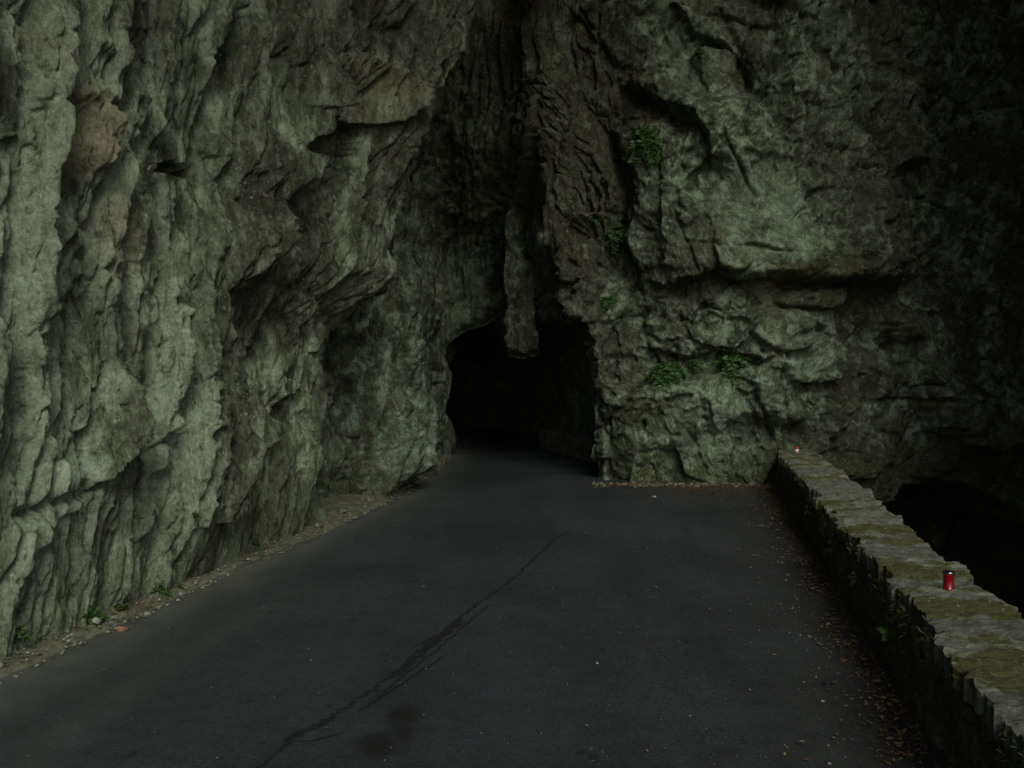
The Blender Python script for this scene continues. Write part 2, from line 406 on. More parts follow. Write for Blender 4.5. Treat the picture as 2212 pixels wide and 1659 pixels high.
    pk = fbm(x * 3.5, z * 3.5, 3, 87); h -= sm * 0.12 * sstep(0.40, 0.62, pk)
    # flowstone curtains left of and above the tunnel
    left = 1 - right
    h += left * 0.07 * fbm(px / 17, py / 260, 3, 88) + left * 0.04 * fbm(px / 6, py / 150, 2, 89)
    fl_ = x - .10 * z + .15 * fbm(x * .8, z * .5, 3, 181)
    h += left * (1 - .85 * sstep(860, 930, px0) * sstep(560, 680, py0)) * (.42 * np.abs(perlin(fl_ * 1.5, z * .16, 182)) + .22 * np.abs(perlin(fl_ * 3.6, z * .34, 183)) + .09 * np.abs(perlin(fl_ * 8.5, z * .9, 184)) - .24)
    # folded beds
    rx = (px - 1185) / 1.0; ry = (py - 480) / 1.25; rr = np.hypot(rx, ry) + 14 * fbm(px / 70, py / 70, 3, 90)
    ang = np.degrees(np.arctan2(-ry, rx))
    fold = sstep(60, 80, rr) * (1 - sstep(165, 215, rr)) * sstep(-25, 5, ang) * (1 - sstep(110, 150, ang))
    ph = rr / 19.0 + 0.4 * fbm(px / 40, py / 40, 2, 91); saw = ph - np.floor(ph)
    h += fold * 0.24 * (np.where(saw < 0.8, saw / 0.8, (1 - saw) / 0.2) - 0.4) * (0.6 + 0.8 * perlin(px / 35, py / 35, 92))
    # upright ribs, upper right
    rib = sstep(1640, 1690, px) * (1 - sstep(1880, 1980, px)) * (1 - sstep(230, 420, py))
    ph = (px + 0.06 * py + 12 * fbm(px / 50, py / 90, 3, 93)) / 30.0; saw = ph - np.floor(ph)
    h += rib * 0.26 * (np.where(saw < 0.7, saw / 0.7, (1 - saw) / 0.3) - 0.5)
    # tilted laminae elsewhere
    ph = (py * 0.9 - px * 0.35 + 26 * fbm(px / 110, py / 110, 3, 94)) / 26.0; saw = ph - np.floor(ph)
    h += right * (1 - fold) * (1 - rib) * 0.035 * saw * sstep(-0.1, 0.5, fbm(px / 160, py / 160, 2, 95))
    T = [
     ('step', [(1330,180),(1390,205),(1440,238),(1500,265),(1532,310),(1540,392)], .50, 110),
     ('groove', [(1335,190),(1400,222),(1450,258),(1500,300)], .22, 18),
     ('step', [(1370,600),(1440,618),(1540,585),(1600,600),(1680,598),(1760,614),(1830,602),(1975,610)], .60, 170),
     ('groove', [(1520,592),(1600,606),(1680,606),(1760,620),(1840,610),(1960,615)], .26, 9),
     ('groove', [(1268,280),(1320,318),(1350,375),(1360,440),(1344,520)], .70, 17),
     ('step', [(1300,290),(1345,350),(1362,430),(1350,520),(1362,600)], .22, 80),
     ('step', [(1700,782),(1600,802),(1500,822),(1400,842),(1290,880)], .26, 130),
     ('step', [(1370,740),(1480,772),(1560,752),(1640,772),(1690,762)], .24, 70),
     ('blob', [(1680,712),(60,46)], .36, 10), ('blob', [(1742,780),(56,62)], .34, 10), ('blob', [(1560,712),(78,44)], .26, 10),
     ('blob', [(1745,645),(75,24)], .24, 10), ('blob', [(1570,640),(60,30)], .10, 10), ('blob', [(1450,690),(60,50)], .12, 10),
     ('groove', [(1684,770),(1682,850),(1695,930),(1702,1000)], .34, 7),
     ('stepfull', [(1704,1030),(1690,900),(1684,780)], .22, 120),
     ('groove', [(1745,850),(1775,930),(1806,1000)], .14, 6),
     ('groove', [(1848,800),(1862,880),(1880,960)], .12, 7),
     ('step', [(1900,650),(1945,740),(1948,850),(1988,915),(2050,948),(2110,965),(2150,945),(2230,990)], .75, 170),
     ('step', [(1722,610),(1716,480),(1702,380),(1692,290)], .18, 110),
     ('groove', [(1550,20),(1600,120),(1640,230),(1680,300)], .22, 14),
     ('step', [(1440,0),(1500,70),(1590,110),(1640,180)], .30, 80),
     ('groove', [(1170,10),(1250,60),(1320,140),(1350,170)], .20, 14),
     ('groove', [(1340,500),(1380,620),(1400,680)], .12, 8),
     ('step', [(1240,700),(1330,690),(1380,660)], .10, 50),
     ('groove', [(1060,60),(1090,130),(1135,150)], .18, 16),
     ('groove', [(1130,180),(1140,320),(1142,460)], .12, 8),
     ('step', [(960,740),(1010,712),(1062,690)], .06, 40),
     ('step', [(870,1060),(872,900),(850,760),(815,690)], .28, 60),
     ('groove', [(760,1110),(752,980),(762,820),(790,700)], .55, 24), ('groove', [(893,1060),(890,900),(900,760)], .26, 12), ('groove', [(930,1000),(934,850),(925,700)], .14, 9),
     ('ridge', [(830,1100),(835,960),(828,840)], .16, 26),
     ('step', [(958,990),(950,860),(948,740),(905,560)], .14, 26),
     ('step', [(1010,470),(1012,600),(1030,700)], .0, 26),
     ('ridge', [(1000,560),(1025,620),(1032,700)], .10, 12),
     ('groove', [(1060,560),(1075,620),(1070,690)], .35, 14),
     ('step', [(940,470),(1010,480),(1060,500)], .14, 40),
     ('step', [(930,320),(985,330),(1040,300)], .14, 40),
     ('groove', [(1300,1050),(1320,960),(1310,900)], .10, 8),
     ('step', [(1284,1040),(1282,960),(1300,860),(1285,770)], .0, 20),
     ('groove', [(1480,920),(1520,1000),(1530,1040)], .07, 5),
     ('groove', [(1610,860),(1640,930),(1620,1020)], .07, 5),
    ]
    h += strokes(px, py, T)
    h -= 0.20 * (1 - sstep(0.0, 0.45, z)) * (0.35 + fbm(x * 2.2, z, 2, 96)) * (z > -0.5)
    # undercut above the water: dark vault on the right
    vault = np.interp(px, [1800, 1885, 1915, 1960, 2040, 2100, 2160, 2230, 2400], [1320, 1120, 1068, 1045, 1037, 1046, 1075, 1120, 1200])
    under = sstep(0, 30, py - vault) * sstep(1780, 1860, px) * sstep(12.8, 14.2, np.tile(cy, nr))
    fy -= 5.0 * under
    # rounded lip at the tunnel mouth
    hp = HOLE + HOLE[:1]
    near = (px > 900) & (px < 1350) & (py > 580) & (py < 1120)
    hd = np.full(px.shape, 1e3, f32); dd, _, _, _ = polydist(px[near], py[near], hp); hd[near] = dd
    fy -= 0.30 * np.exp(-(hd / 9) ** 2) * (hd < 900)
    # top: unseen overhead lean, shaped to cut light towards the tunnel and right
    damp = 1 - sstep(8.2, 10, z)
    roof = np.clip(z - 8.3, 0, 12)  # height into the unseen overhead lean that cuts light
    hh = h * (0.3 + 0.7 * damp)
    P[:, 0] += nx * hh; P[:, 1] += ny * hh - fy
    P[:, 1] -= roof * 0.95 * sstep(9.5, 13.5, np.tile(cy, nr)) * (1 - .35 * (1 - sstep(-2.5, 0, P[:, 0])))
    
    P[:, 2] += 0.05 * fbm(x * 2.0, z * 2.0, 3, 97)
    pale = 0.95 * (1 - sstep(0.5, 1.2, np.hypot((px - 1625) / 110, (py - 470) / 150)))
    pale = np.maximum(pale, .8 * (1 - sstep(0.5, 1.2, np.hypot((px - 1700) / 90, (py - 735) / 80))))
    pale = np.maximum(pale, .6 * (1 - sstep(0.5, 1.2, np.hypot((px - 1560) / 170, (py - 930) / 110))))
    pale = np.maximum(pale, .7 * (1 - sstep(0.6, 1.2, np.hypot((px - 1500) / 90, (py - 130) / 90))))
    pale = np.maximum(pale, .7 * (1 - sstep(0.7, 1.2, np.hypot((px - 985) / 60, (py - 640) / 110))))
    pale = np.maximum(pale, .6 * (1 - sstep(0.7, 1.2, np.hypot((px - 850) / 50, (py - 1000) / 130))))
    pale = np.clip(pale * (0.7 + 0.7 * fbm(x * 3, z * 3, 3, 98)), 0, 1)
    moss = 0.9 * (1 - sstep(0.1, 0.9, z + 0.5 * fbm(x * 1.3, z, 3, 99)))
    moss = np.maximum(moss, .8 * sstep(.2, .5, fbm(x * .8, z * .5, 3, 100)))
    moss = np.maximum(moss, 1.0 * (1 - sstep(0.5, 1.2, np.hypot((px - 1395) / 60, (py - 890) / 45))))
    moss = np.maximum(moss, .8 * (1 - sstep(0.5, 1.2, np.hypot((px - 1110) / 60, (py - 150) / 170))))
    moss = np.clip(moss, 0, 1)
    och = np.clip(.5 * sstep(.15, .5, fbm(x * .9, z * .9, 3, 101)) + .25 * (1 - sstep(.5, 1.2, np.hypot((px - 1230) / 110, (py - 330) / 330))), 0, .8)
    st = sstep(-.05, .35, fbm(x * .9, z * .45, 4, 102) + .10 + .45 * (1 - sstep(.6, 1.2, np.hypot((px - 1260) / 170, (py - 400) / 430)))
               + .30 * sstep(1690, 1800, px) * (1 - sstep(1900, 2000, px) * .5) - .12) * (1 - .8 * pale)  # streaks also thickened on the gorge side, painting in its shade
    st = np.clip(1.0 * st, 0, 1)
    Fq = grid_faces(nr, nc)
    ins = inpoly(px, py, HOLE) & near
    keep = ~ins[Fq].all(1)
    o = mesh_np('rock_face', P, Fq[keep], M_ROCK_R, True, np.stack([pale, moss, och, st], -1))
    tag(o, 'dark folded rock face around the tunnel mouth and gorge', 'cliff', kind='structure')
    return P, px0, py0, ins
BP, Bpx, Bpy, Bins = cliff_back()
_q = project(BP); BQx, BQy = _q
def on_face(dx, dy):
    "nearest visible point of the rock face at a design coordinate"
    d = np.hypot(BQx - dx, BQy - dy); d[Bins] = 1e6
    c = np.nonzero(d < 3.0)[0]
    if not len(c): c = np.array([int(np.argmin(d))])
    return Vector(BP[c[np.argmin(BP[c, 1])]])
_l = project(LP)
def on_left(dx, dy):
    d = np.hypot(_l[0] - dx, _l[1] - dy); c = np.nonzero(d < 4.0)[0]
    if not len(c): c = np.array([int(np.argmin(d))])
    return Vector(LP[c[np.argmin(LP[c, 1])]])

# ------------------------------------------------------------------ tunnel bore
def tunnel():
    # ring: from the left foot over the roof to the right foot
    mouth = np.array([(-1.30, 18.3, -.2), (-1.42, 18.3, 1.2), (-1.40, 18.3, 2.1), (-.9, 18.3, 2.75), (-.2, 17.9, 3.3), (.3, 16.9, 3.6), (.7, 16.2, 3.8), (1.15, 15.5, 3.5), (1.5, 15.1, 2.2), (1.5, 15.0, 1.0), (1.46, 15.0, -.2)]) + np.array([0, .4, 0])
    nr_, nk = 90, 120
    t = np.linspace(0, 1, nr_)
    seg = np.concatenate([[0], np.cumsum(np.linalg.norm(np.diff(mouth, axis=0), axis=1))]); seg /= seg[-1]
    M = np.stack([np.interp(t, seg, mouth[:, i]) for i in range(3)], -1)
    V = []
    for k in range(nk):
        g = k / (nk - 1); y_add = 24 * g ** 1.3
        y = M[:, 1] + y_add
        m = sstep(0.0, 0.35, g)
        cr = np.interp(y, [15, 17, 20, 23.5, 27, 32, 42], [1.6, 2.05, 1.8, 1.1, -.4, -4.2, -14])      # right wall
        cl = np.interp(y, [15, 18.3, 22, 26, 30, 42], [-1.5, -1.5, -2.1, -3.6, -6.5, -18])
        a = np.pi * (1 - t)
        ax = (cl + cr) / 2 + (cr - cl) / 2 * np.sign(np.cos(a)) * np.abs(np.cos(a)) ** 0.55
        az = -0.3 + 3.3 * np.sin(a) ** 0.6
        xx = M[:, 0] * (1 - m) + ax * m; zz = M[:, 2] * (1 - m) + az * m
        nn = 0.5 * facets(y * .9, t * 9 * .9, 9, 14) + 0.18 * facets(y * 2.6, t * 24, 10, 16) + .06 * fbm(y * 6, t * 50, 3, 105)
        nn = nn.astype(f32) * sstep(0, .06, g)
        xx = xx - np.cos(a) * nn * 1.0; zz = zz - np.sin(a) * nn * .7
        V.append(np.stack([xx, y, zz], -1))
    V = np.array(V).reshape(-1, 3)
    z = V[:, 2]
    col = np.stack([np.full(len(V), .3), np.where(z < 1, .7, .2), np.full(len(V), .1)], -1)
    o = mesh_np('tunnel_bore', V, grid_faces(nk, nr_)[:, ::-1], M_ROCK_R, True, col)
    tag(o, 'unlit rough rock tunnel bore curving away', 'tunnel', kind='structure')
tunnel()

# ------------------------------------------------------------------ road
def asphalt():
    t = NT('asphalt')
    tar, dust, leafdirt, _ = t.attr()
    big = t.noise(0.55, 4, .55, dist=.4)
    st = t.noise(1.0, 6, .6, vec=t.mapped((2.2, .28, 1)), dist=.2)
    agg = t.vor(170)
    c = t.ramp(agg, [(0.05, (0.0135, 0.0180, 0.0205)), (0.5, (0.0205, 0.028, 0.0315)), (0.9, (0.034, 0.045, 0.049))])
    c = t.mix(1.0, c, t.ramp(big, [(.32, .66), (.68, 1.28)]), 'MULTIPLY')
    c = t.mix(1.0, c, t.ramp(st, [(.32, .80), (.68, 1.14)]), 'MULTIPLY')
    c = t.mix(1.0, c, t.ramp(t.noise(42, 4, .8), [(.30, .55), (.5, .95), (.70, 1.6)]), 'MULTIPLY')
    c = t.mix(1.0, c, t.ramp(t.noise(6, 6, .72), [(.32, .72), (.68, 1.22)]), 'MULTIPLY')
    grit = t.ramp(t.noise(95, 3, .85), [(.70, 0.0), (.745, .75)])
    c = t.mix(grit, c, (0.16, 0.155, 0.14))
    c = t.mix(t.math('MULTIPLY', dust, t.ramp(t.noise(3.5, 6, .65), [(.25, .35), (.75, 1.0)])), c, (0.15, 0.16, 0.125))
    c = t.mix(t.math('MULTIPLY', leafdirt, t.ramp(t.noise(9, 7, .7), [(.35, .15), (.7, 1.0)])), c, (0.075, 0.050, 0.032))
    c = t.mix(t.math('MULTIPLY', tar, t.ramp(t.noise(14, 6, .7), [(.25, .6), (.5, 1.0)])), c, (0.006, 0.006, 0.007))
    t.bump(t.math('ADD', t.math('MULTIPLY', agg, .7), t.noise(60, 5, .7)), .45, .012)
    return t.done(c, 0.82, 0.35)
M_ASPH = asphalt()
def road_z(x, y):
    return (0.022 * fbm(x * .5, y * .35, 3, 120) + .003 * fbm(x * 4, y * 4, 3, 121)).astype(f32)
def road():
    xs = np.concatenate([np.linspace(-6, -3.6, 8)[:-1], np.linspace(-3.6, 4.3, 340)])
    ys = np.concatenate([np.linspace(-8, 3.2, 15)[:-1], 3.2 + np.cumsum(np.linspace(.016, .06, 470)), np.linspace(21, 40, 40)])
    ys = np.unique(ys)
    X, Y = np.meshgrid(xs, ys); nr, nc = X.shape
    x = X.ravel().astype(f32); y = Y.ravel().astype(f32)
    z = road_z(x, y)
    pr = 1.98 + 0.2 * (y - 4.39)
    P = np.stack([x, y, z], -1); P0 = P.copy(); P0[:, 2] = 0
    px, py = project(P0); px = px.astype(f32); py = py.astype(f32)
    wxp = px + 4 * fbm(px / 22, py / 14, 3, 130); wyp = py + 3 * fbm(px / 22, py / 14, 3, 131)
    tar = np.zeros_like(px)
    def band(pts, wd, a):
        g = [tuple(ground(*p).xy) for p in pts]
        wx_ = x + .035 * fbm(x * 6, y * 6, 3, 132) + .05 * fbm(x * 1.5, y * 1.5, 2, 133); wy_ = y
        d, _, al, L = polydist(wx_, wy_, g)
        br = sstep(-.35, .1, fbm(x * 5, y * 2.5, 3, 134 + int(wd * 1000)))
        return a * (1 - sstep(wd * .45, wd, d)) * sstep(0, .12 * L, al) * sstep(0, .12 * L, L - al) * br
    for cx, cy, rx, ry, a in [(870,1545,45,30,1.0),(815,1610,60,38,1.0),(870,1580,30,40,.9),(1660,1480,60,10,.3)]:
        e = 1 - sstep(.3, 1.1, np.hypot((px - cx) / rx, (py - cy) / ry) + .5 * fbm(px / 16, py / 10, 3, 140))
        tar = np.maximum(tar, a * e)
    for _ in range(46):                                    # oil drips
        gx, gy = random.uniform(-2.2, 1.6), random.uniform(4, 11)
        r = random.uniform(.012, .035)
        tar = np.maximum(tar, .9 * (1 - sstep(.5, 1.1, np.hypot((x - gx) / (r * .8), (y - gy) / (r * 1.6)))))
    lx = np.interp(y, [2, 4.2, 5.73, 8.09, 10.6, 13.7, 19], [-3.4, -3.05, -2.75, -2.35, -1.8, -1.25, -1.0])
    dust = np.clip(np.exp(-np.clip(x - lx, 0, 9) / .28) * (.75 + .4 * fbm(x * 2, y * .6, 3, 141)), 0, 1) * .8
    dust = np.maximum(dust, .16 * np.exp(-((x - lx - .75 - .2 * fbm(y * .4, y * .1, 2, 142)) / .22) ** 2) * (1 - sstep(6.5, 9, y)))
    leaf = np.exp(-np.clip(pr - x, 0, 9) / .45) * .95
    leaf = np.maximum(leaf, np.exp(-np.clip(13.9 - y, 0, 9) / .75) * sstep(1.4, 2.4, x) * 1.3)
    leaf *= (.6 + .6 * fbm(x * 1.5, y * 1.5, 3, 143))
    P[:, 2] = z
    Fr = grid_faces(nr, nc); Fr = Fr[(x < pr + .30)[Fr].any(1)]
    o = mesh_np('road', P, Fr, M_ASPH, True, np.clip(np.stack([tar, dust, leaf], -1), 0, 1))
    tag(o, 'narrow dark asphalt road bending into the tunnel', 'road', kind='structure')
    return o
ROAD = road()
t = NT('crack_bitumen'); t.bump(t.noise(60, 4, .7), .6, .01)
M_TAR = t.done(t.ramp(t.noise(30, 5, .7), [(.3, (.005, .006, .006)), (.7, (.016, .018, .019))]), .7, .35)
def crack(pts, wid, seed, wob=.05):
    g = np.array([ground(*p)[:2] for p in pts]); g = spline(g, 60)
    n = len(g); tg = np.gradient(g, axis=0); tg /= np.linalg.norm(tg, axis=1)[:, None] + 1e-9; nn = np.stack([tg[:, 1], -tg[:, 0]], -1)
    q = np.linspace(0, n * .02, n)
    c = g + nn * (wob * fbm(q * 5, q * 0 + seed, 4, seed % 7)[:, None])
    e = np.minimum(1, np.minimum(np.arange(n), n - 1 - np.arange(n)) / (n * .12)) ** .6
    wl_ = wid * e * np.clip(.55 + .9 * fbm(q * 9, q * 0 + seed + 3, 4, 1), .06, 2); wr_ = wid * e * np.clip(.55 + .9 * fbm(q * 9, q * 0 + seed + 9, 4, 2), .06, 2)
    L_ = c + nn * wl_[:, None]; R_ = c - nn * wr_[:, None]
    V = np.empty((2 * n, 3)); V[0::2, :2] = L_; V[1::2, :2] = R_; V[:, 2] = road_z(V[:, 0], V[:, 1]) + .004
    i = np.arange(n - 1) * 2
    o = mesh_np('crack_seam', V, np.stack([i, i + 1, i + 3, i + 2], -1), M_TAR, False, None, ROAD)
crack([(535,1672),(640,1590),(720,1545),(800,1492),(870,1440),(950,1372),(1010,1322),(1120,1242),(1190,1172),(1245,1135)], .017, 3)
crack([(800,1522),(868,1462),(948,1400),(1005,1350),(1060,1306)], .013, 8, .03)
crack([(845,1462),(890,1430),(950,1378),(1000,1338)], .036, 15, .03)
crack([(775,1535),(830,1500),(890,1462),(960,1418)], .014, 11, .03)
crack([(905,1392),(950,1370),(1010,1345)], .014, 21, .03)
crack([(612,1598),(650,1578),(690,1568),(722,1552)], .020, 27, .03); crack([(614,1600),(670,1597),(745,1580)], .010, 31, .02)

# dirt verge along the foot of the left cliff
def verge():
    t = NT('verge_dirt')
    c = t.ramp(t.noise(14, 8, .7), [(.3, (0.075, 0.075, 0.052)), (.5, (0.145, 0.15, 0.108)), (.72, (0.23, 0.235, 0.175))])
    c = t.mix(t.ramp(t.noise(2.5, 5, .6), [(.52, 0.0), (.66, .6)]), c, (0.085, 0.065, 0.045))
    t.bump(t.noise(70, 6, .75), .8, .015)
    m = t.done(c, .95, .2)
    ys = np.concatenate([np.linspace(1.5, 4, 12)[:-1], np.linspace(4, 19.2, 900)]); k = np.linspace(0, 1, 34)
    lx = np.interp(ys, [1, 4.2, 5.73, 8.09, 10.6, 13.7, 19.2], [-3.53, -3.13, -2.87, -2.47, -1.97, -1.46, -1.18])
    lx = lx + .035 * fbm(ys * 1.3, ys * .2, 4, 150) + .012 * fbm(ys * 7, ys * .2, 2, 151)
    X = lx[:, None] - 1.1 * k[None, :] ** 1.25; Y = np.tile(ys[:, None], (1, len(k)))
    Z = -.004 + .035 * sstep(0, .12, k)[None, :] + .16 * k[None, :] ** 1.4 + .02 * fbm(X * 5, Y * 5, 4, 152) * sstep(0, .1, k)[None, :]
    P = np.stack([X, Y, Z], -1).reshape(-1, 3)
    o = mesh_np('verge', P, grid_faces(len(ys), len(k))[:, ::-1], m, True)
    tag(o, 'pale dusty dirt verge between asphalt and left cliff', 'verge', kind='structure')
    return ys, lx
VY, VX = verge()

# gorge floor far below
def gorge():
    t = NT('gorge_rock'); t.bump(t.noise(6, 8, .7), .8, .1)
    m = t.done(t.ramp(t.noise(3, 7, .7), [(.3, (.03, .032, .026)), (.7, (.10, .10, .085))]), .8, .3)
    X, Y = np.meshgrid(np.linspace(1, 13, 60), np.linspace(-8, 26, 120))
    Z = -6.4 + 1.0 * fbm(X.ravel() * .5, Y.ravel() * .5, 4, 160).reshape(X.shape)
    o = mesh_np('gorge_floor', np.stack([X, Y, Z], -1).reshape(-1, 3), grid_faces(120, 60), m)
    tag(o, 'dark stony gorge bed below the parapet', 'gorge', kind='structure')
    return m
M_GORGE = gorge()

# ------------------------------------------------------------------ parapet
def stone_material(name, moss_amount, base):
    t = NT(name)
    med = t.noise(9, 8, .7, dist=.5); oi = t.n.new('ShaderNodeObjectInfo')
    c = t.ramp(med, [(.3, tuple(.42 * v for v in base)), (.52, base), (.75, tuple(min(1.75 * v, .6) for v in base))])
    c = t.mix(1.0, c, t.ramp(oi.outputs['Random'], [(0, .72), (1, 1.2)]), 'MULTIPLY')
    lay = t.noise(22, 5, .65, vec=t.mapped((.5, 2.2, 2.2)))
    c = t.mix(t.ramp(lay, [(.36, .7), (.46, 0.0)]), c, (.05, .047, .036))
    ms = t.math('ADD', t.noise(3.2, 6, .65), t.math('MULTIPLY', t.math('SUBTRACT', oi.outputs['Random'], .5), .22))
    m = t.ramp(ms, [(.58 - moss_amount, 0.0), (.66 - moss_amount, .92)])
    c = t.mix(m, c, t.ramp(t.noise(55, 5, .7), [(.3, (.028, .030, .009)), (.7, (.095, .088, .022))]))
    c = t.mix(t.ramp(t.noise(34, 4, .7), [(.62, 0.0), (.69, .7)]), c, (.40, .42, .34))
    t.bump(t.math('ADD', t.noise(26, 9, .75, vec=t.mapped((.55, 1.6, 1.6))), t.math('MULTIPLY', m, .2)), .9, .03)
    return t.done(c, .9, .2)
M_COPE = stone_material('coping_stone', 0.075, (.145, .155, .125))
M_FACE = stone_material('face_stone', .17, (.17, .175, .13))
tt_ = NT('mortar'); tt_.bump(tt_.noise(30, 8, .7), .9, .03)
M_MORTAR = tt_.done(tt_.ramp(tt_.noise(8, 7, .7), [(.3, (.035, .035, .024)), (.7, (.09, .086, .064))]), .95, .2)

def slab_mesh(name, sx, sy, sz, seed, nx=10, ny=7, rough=.012, bevel=.03, mat=None, jag=.02):
    "an irregular stone: closed box of grids, worn edges, riven surface; origin at its base centre"
    bm = bmesh.new()
    bmesh.ops.create_grid(bm, x_segments=nx, y_segments=ny, size=.5)
    top = list(bm.verts)
    r = np.random.default_rng(seed); ox, oy = r.random(2) * 50
    geom = bmesh.ops.extrude_face_region(bm, geom=list(bm.faces))
    low = [e for e in geom['geom'] if isinstance(e, bmesh.types.BMVert)]
    for v in low: v.co.z = -1
    ring = {}
    sk = r.uniform(-.06, .06, 4)
    for v in bm.verts:
        is_top = v.co.z > -.5
        x, y = v.co.x, v.co.y
        a = np.array([x * sx * 4 + ox]), np.array([y * sy * 4 + oy])
        ex = max(abs(x), 0) ; ey = abs(y)
        X = x * sx * (1 + sk[0] * y * 2); Y = y * sy * (1 + sk[1] * x * 2)
        e = min((.5 - ex) * sx, (.5 - ey) * sy)
        if ex > .499 or ey > .499:
            j = float(fbm(a[0] * 3, a[1] * 3, 3, seed % 19)[0])
            X += jag * j * (1 if ex > .499 else .3) * np.sign(x) * 1.4; Y += jag * j * (1 if ey > .499 else .3) * np.sign(y) * 1.4
        n = float(fbm(a[0] * 1.2, a[1] * 3.5, 4, seed % 13, .6)[0])
        zt = sz + rough * 2.2 * n - bevel * max(0, 1 - e / bevel) ** 2 * .8 + sk[2] * x * sz * 1.2 + sk[3] * y * sz
        v.co = (X, Y, zt if is_top else 0.0)
    bmesh.ops.recalc_face_normals(bm, faces=list(bm.faces))
    me = bpy.data.meshes.new(name); bm.to_mesh(me); bm.free(); me.materials.append(mat)
    return me
WD = Vector((0.2, 1.0, 0)).normalized(); WN = Vector((WD.y, -WD.x, 0))            # along, and out over the gorge
W0 = Vector((1.98, 4.39, 0)); PAR_H, PAR_W = .545, .48
def wall_pt(l, out, z): return W0 + WD * l + WN * out + Vector((0, 0, z))
par = empty('stone_parapet', wall_pt(0, PAR_W / 2, 0))
tag(par, 'low mossy stone parapet along the gorge edge with a red candle on it', 'parapet')
inv = Matrix.Translation(-par.location)
def place(me, name, parent, loc, rz, origin, scale=(1, 1, 1), rx=0, ry=0):
    o = bpy.data.objects.new(name, me); S.collection.objects.link(o); o.parent = parent
    o.location = loc - origin; o.rotation_euler = (rx, ry, rz); o.scale = scale
    return o
AZ = math.atan2(WD.y, WD.x) - math.pi / 2          # local y along the wall
# core with retaining wall below
bm = bmesh.new()
prof = [(.05, 0), (.05, PAR_H - .09), (PAR_W - .04, PAR_H - .09), (PAR_W + .02, 0), (PAR_W + .35, -7), (.05, -7)]
rings = []
for l in np.linspace(-3.2, 10.1, 60):
    rings.append([bm.verts.new(wall_pt(l, o_ + .015 * random.uniform(-1, 1), z_) - par.location) for o_, z_ in prof])
for a, b in zip(rings[:-1], rings[1:]):
    for i in range(len(prof)):
        j = (i + 1) % len(prof); bm.faces.new((a[i], b[i], b[j], a[j]))
bm.faces.new(rings[0]); bm.faces.new(rings[-1][::-1])
bmesh.ops.recalc_face_normals(bm, faces=list(bm.faces))
obj('mortar_core', bm, M_MORTAR, par)
# coping stones
l = -3.1; i = 0; COPES = []
while l < 9.85:
    ln_ = random.choice([random.uniform(.12, .28), random.uniform(.28, .62)]); i += 1
    wd = PAR_W + random.uniform(-.03, .07); hgt = .10 + random.uniform(-.012, .022)
    me = slab_mesh('coping_stone', wd, ln_ + .02, hgt, 100 + i, 22, max(8, int(ln_ * 40)), .018, .009, M_COPE, .032)
    place(me, 'coping_stone', par, wall_pt(l + ln_ / 2, PAR_W / 2 + random.uniform(-.02, .03), PAR_H - .10 + random.uniform(-.008, .008)), AZ + random.uniform(-.03, .03), par.location,
          rx=random.uniform(-.02, .02), ry=random.uniform(-.025, .025))
    COPES.append((l, ln_, hgt)); l += ln_
# facing stones on the road side (upright, rough)
var = [slab_mesh('face_stone', 1, 1, 1, 300 + q, 4, 4, .10, .16, M_FACE, .10) for q in range(9)]
for row, (zc, hh_) in enumerate([(.0, .17), (.165, .15), (.305, .14)]):
    l = -2.6 + row * .07
    while l < 9.9:
        ln_ = random.uniform(.12, .30)
        if row == 2: ln_ *= .8
        o = bpy.data.objects.new('face_stone', random.choice(var)); S.collection.objects.link(o); o.parent = par
        h2 = hh_ * random.uniform(.9, 1.12)
        # stone's local z points out of the wall towards the road
        Mx = Matrix((( -WN.x * 1, 0, 0), (0, 1, 0), (0, 0, 1)))
        R = Matrix((WD, Vector((0, 0, 1)), -WN)).transposed()          # columns: x=along, y=up, z=out to road
        if R.determinant() < 0: R = Matrix((-WD, Vector((0, 0, 1)), -WN)).transposed()
        o.rotation_euler = (R @ Matrix.Rotation(random.uniform(-.08, .08), 3, 'Z')).to_euler()
        o.location = wall_pt(l + ln_ / 2, .07, zc + h2 / 2) - par.location
        o.scale = (ln_ * .96, h2, random.uniform(.05, .10))
        l += ln_

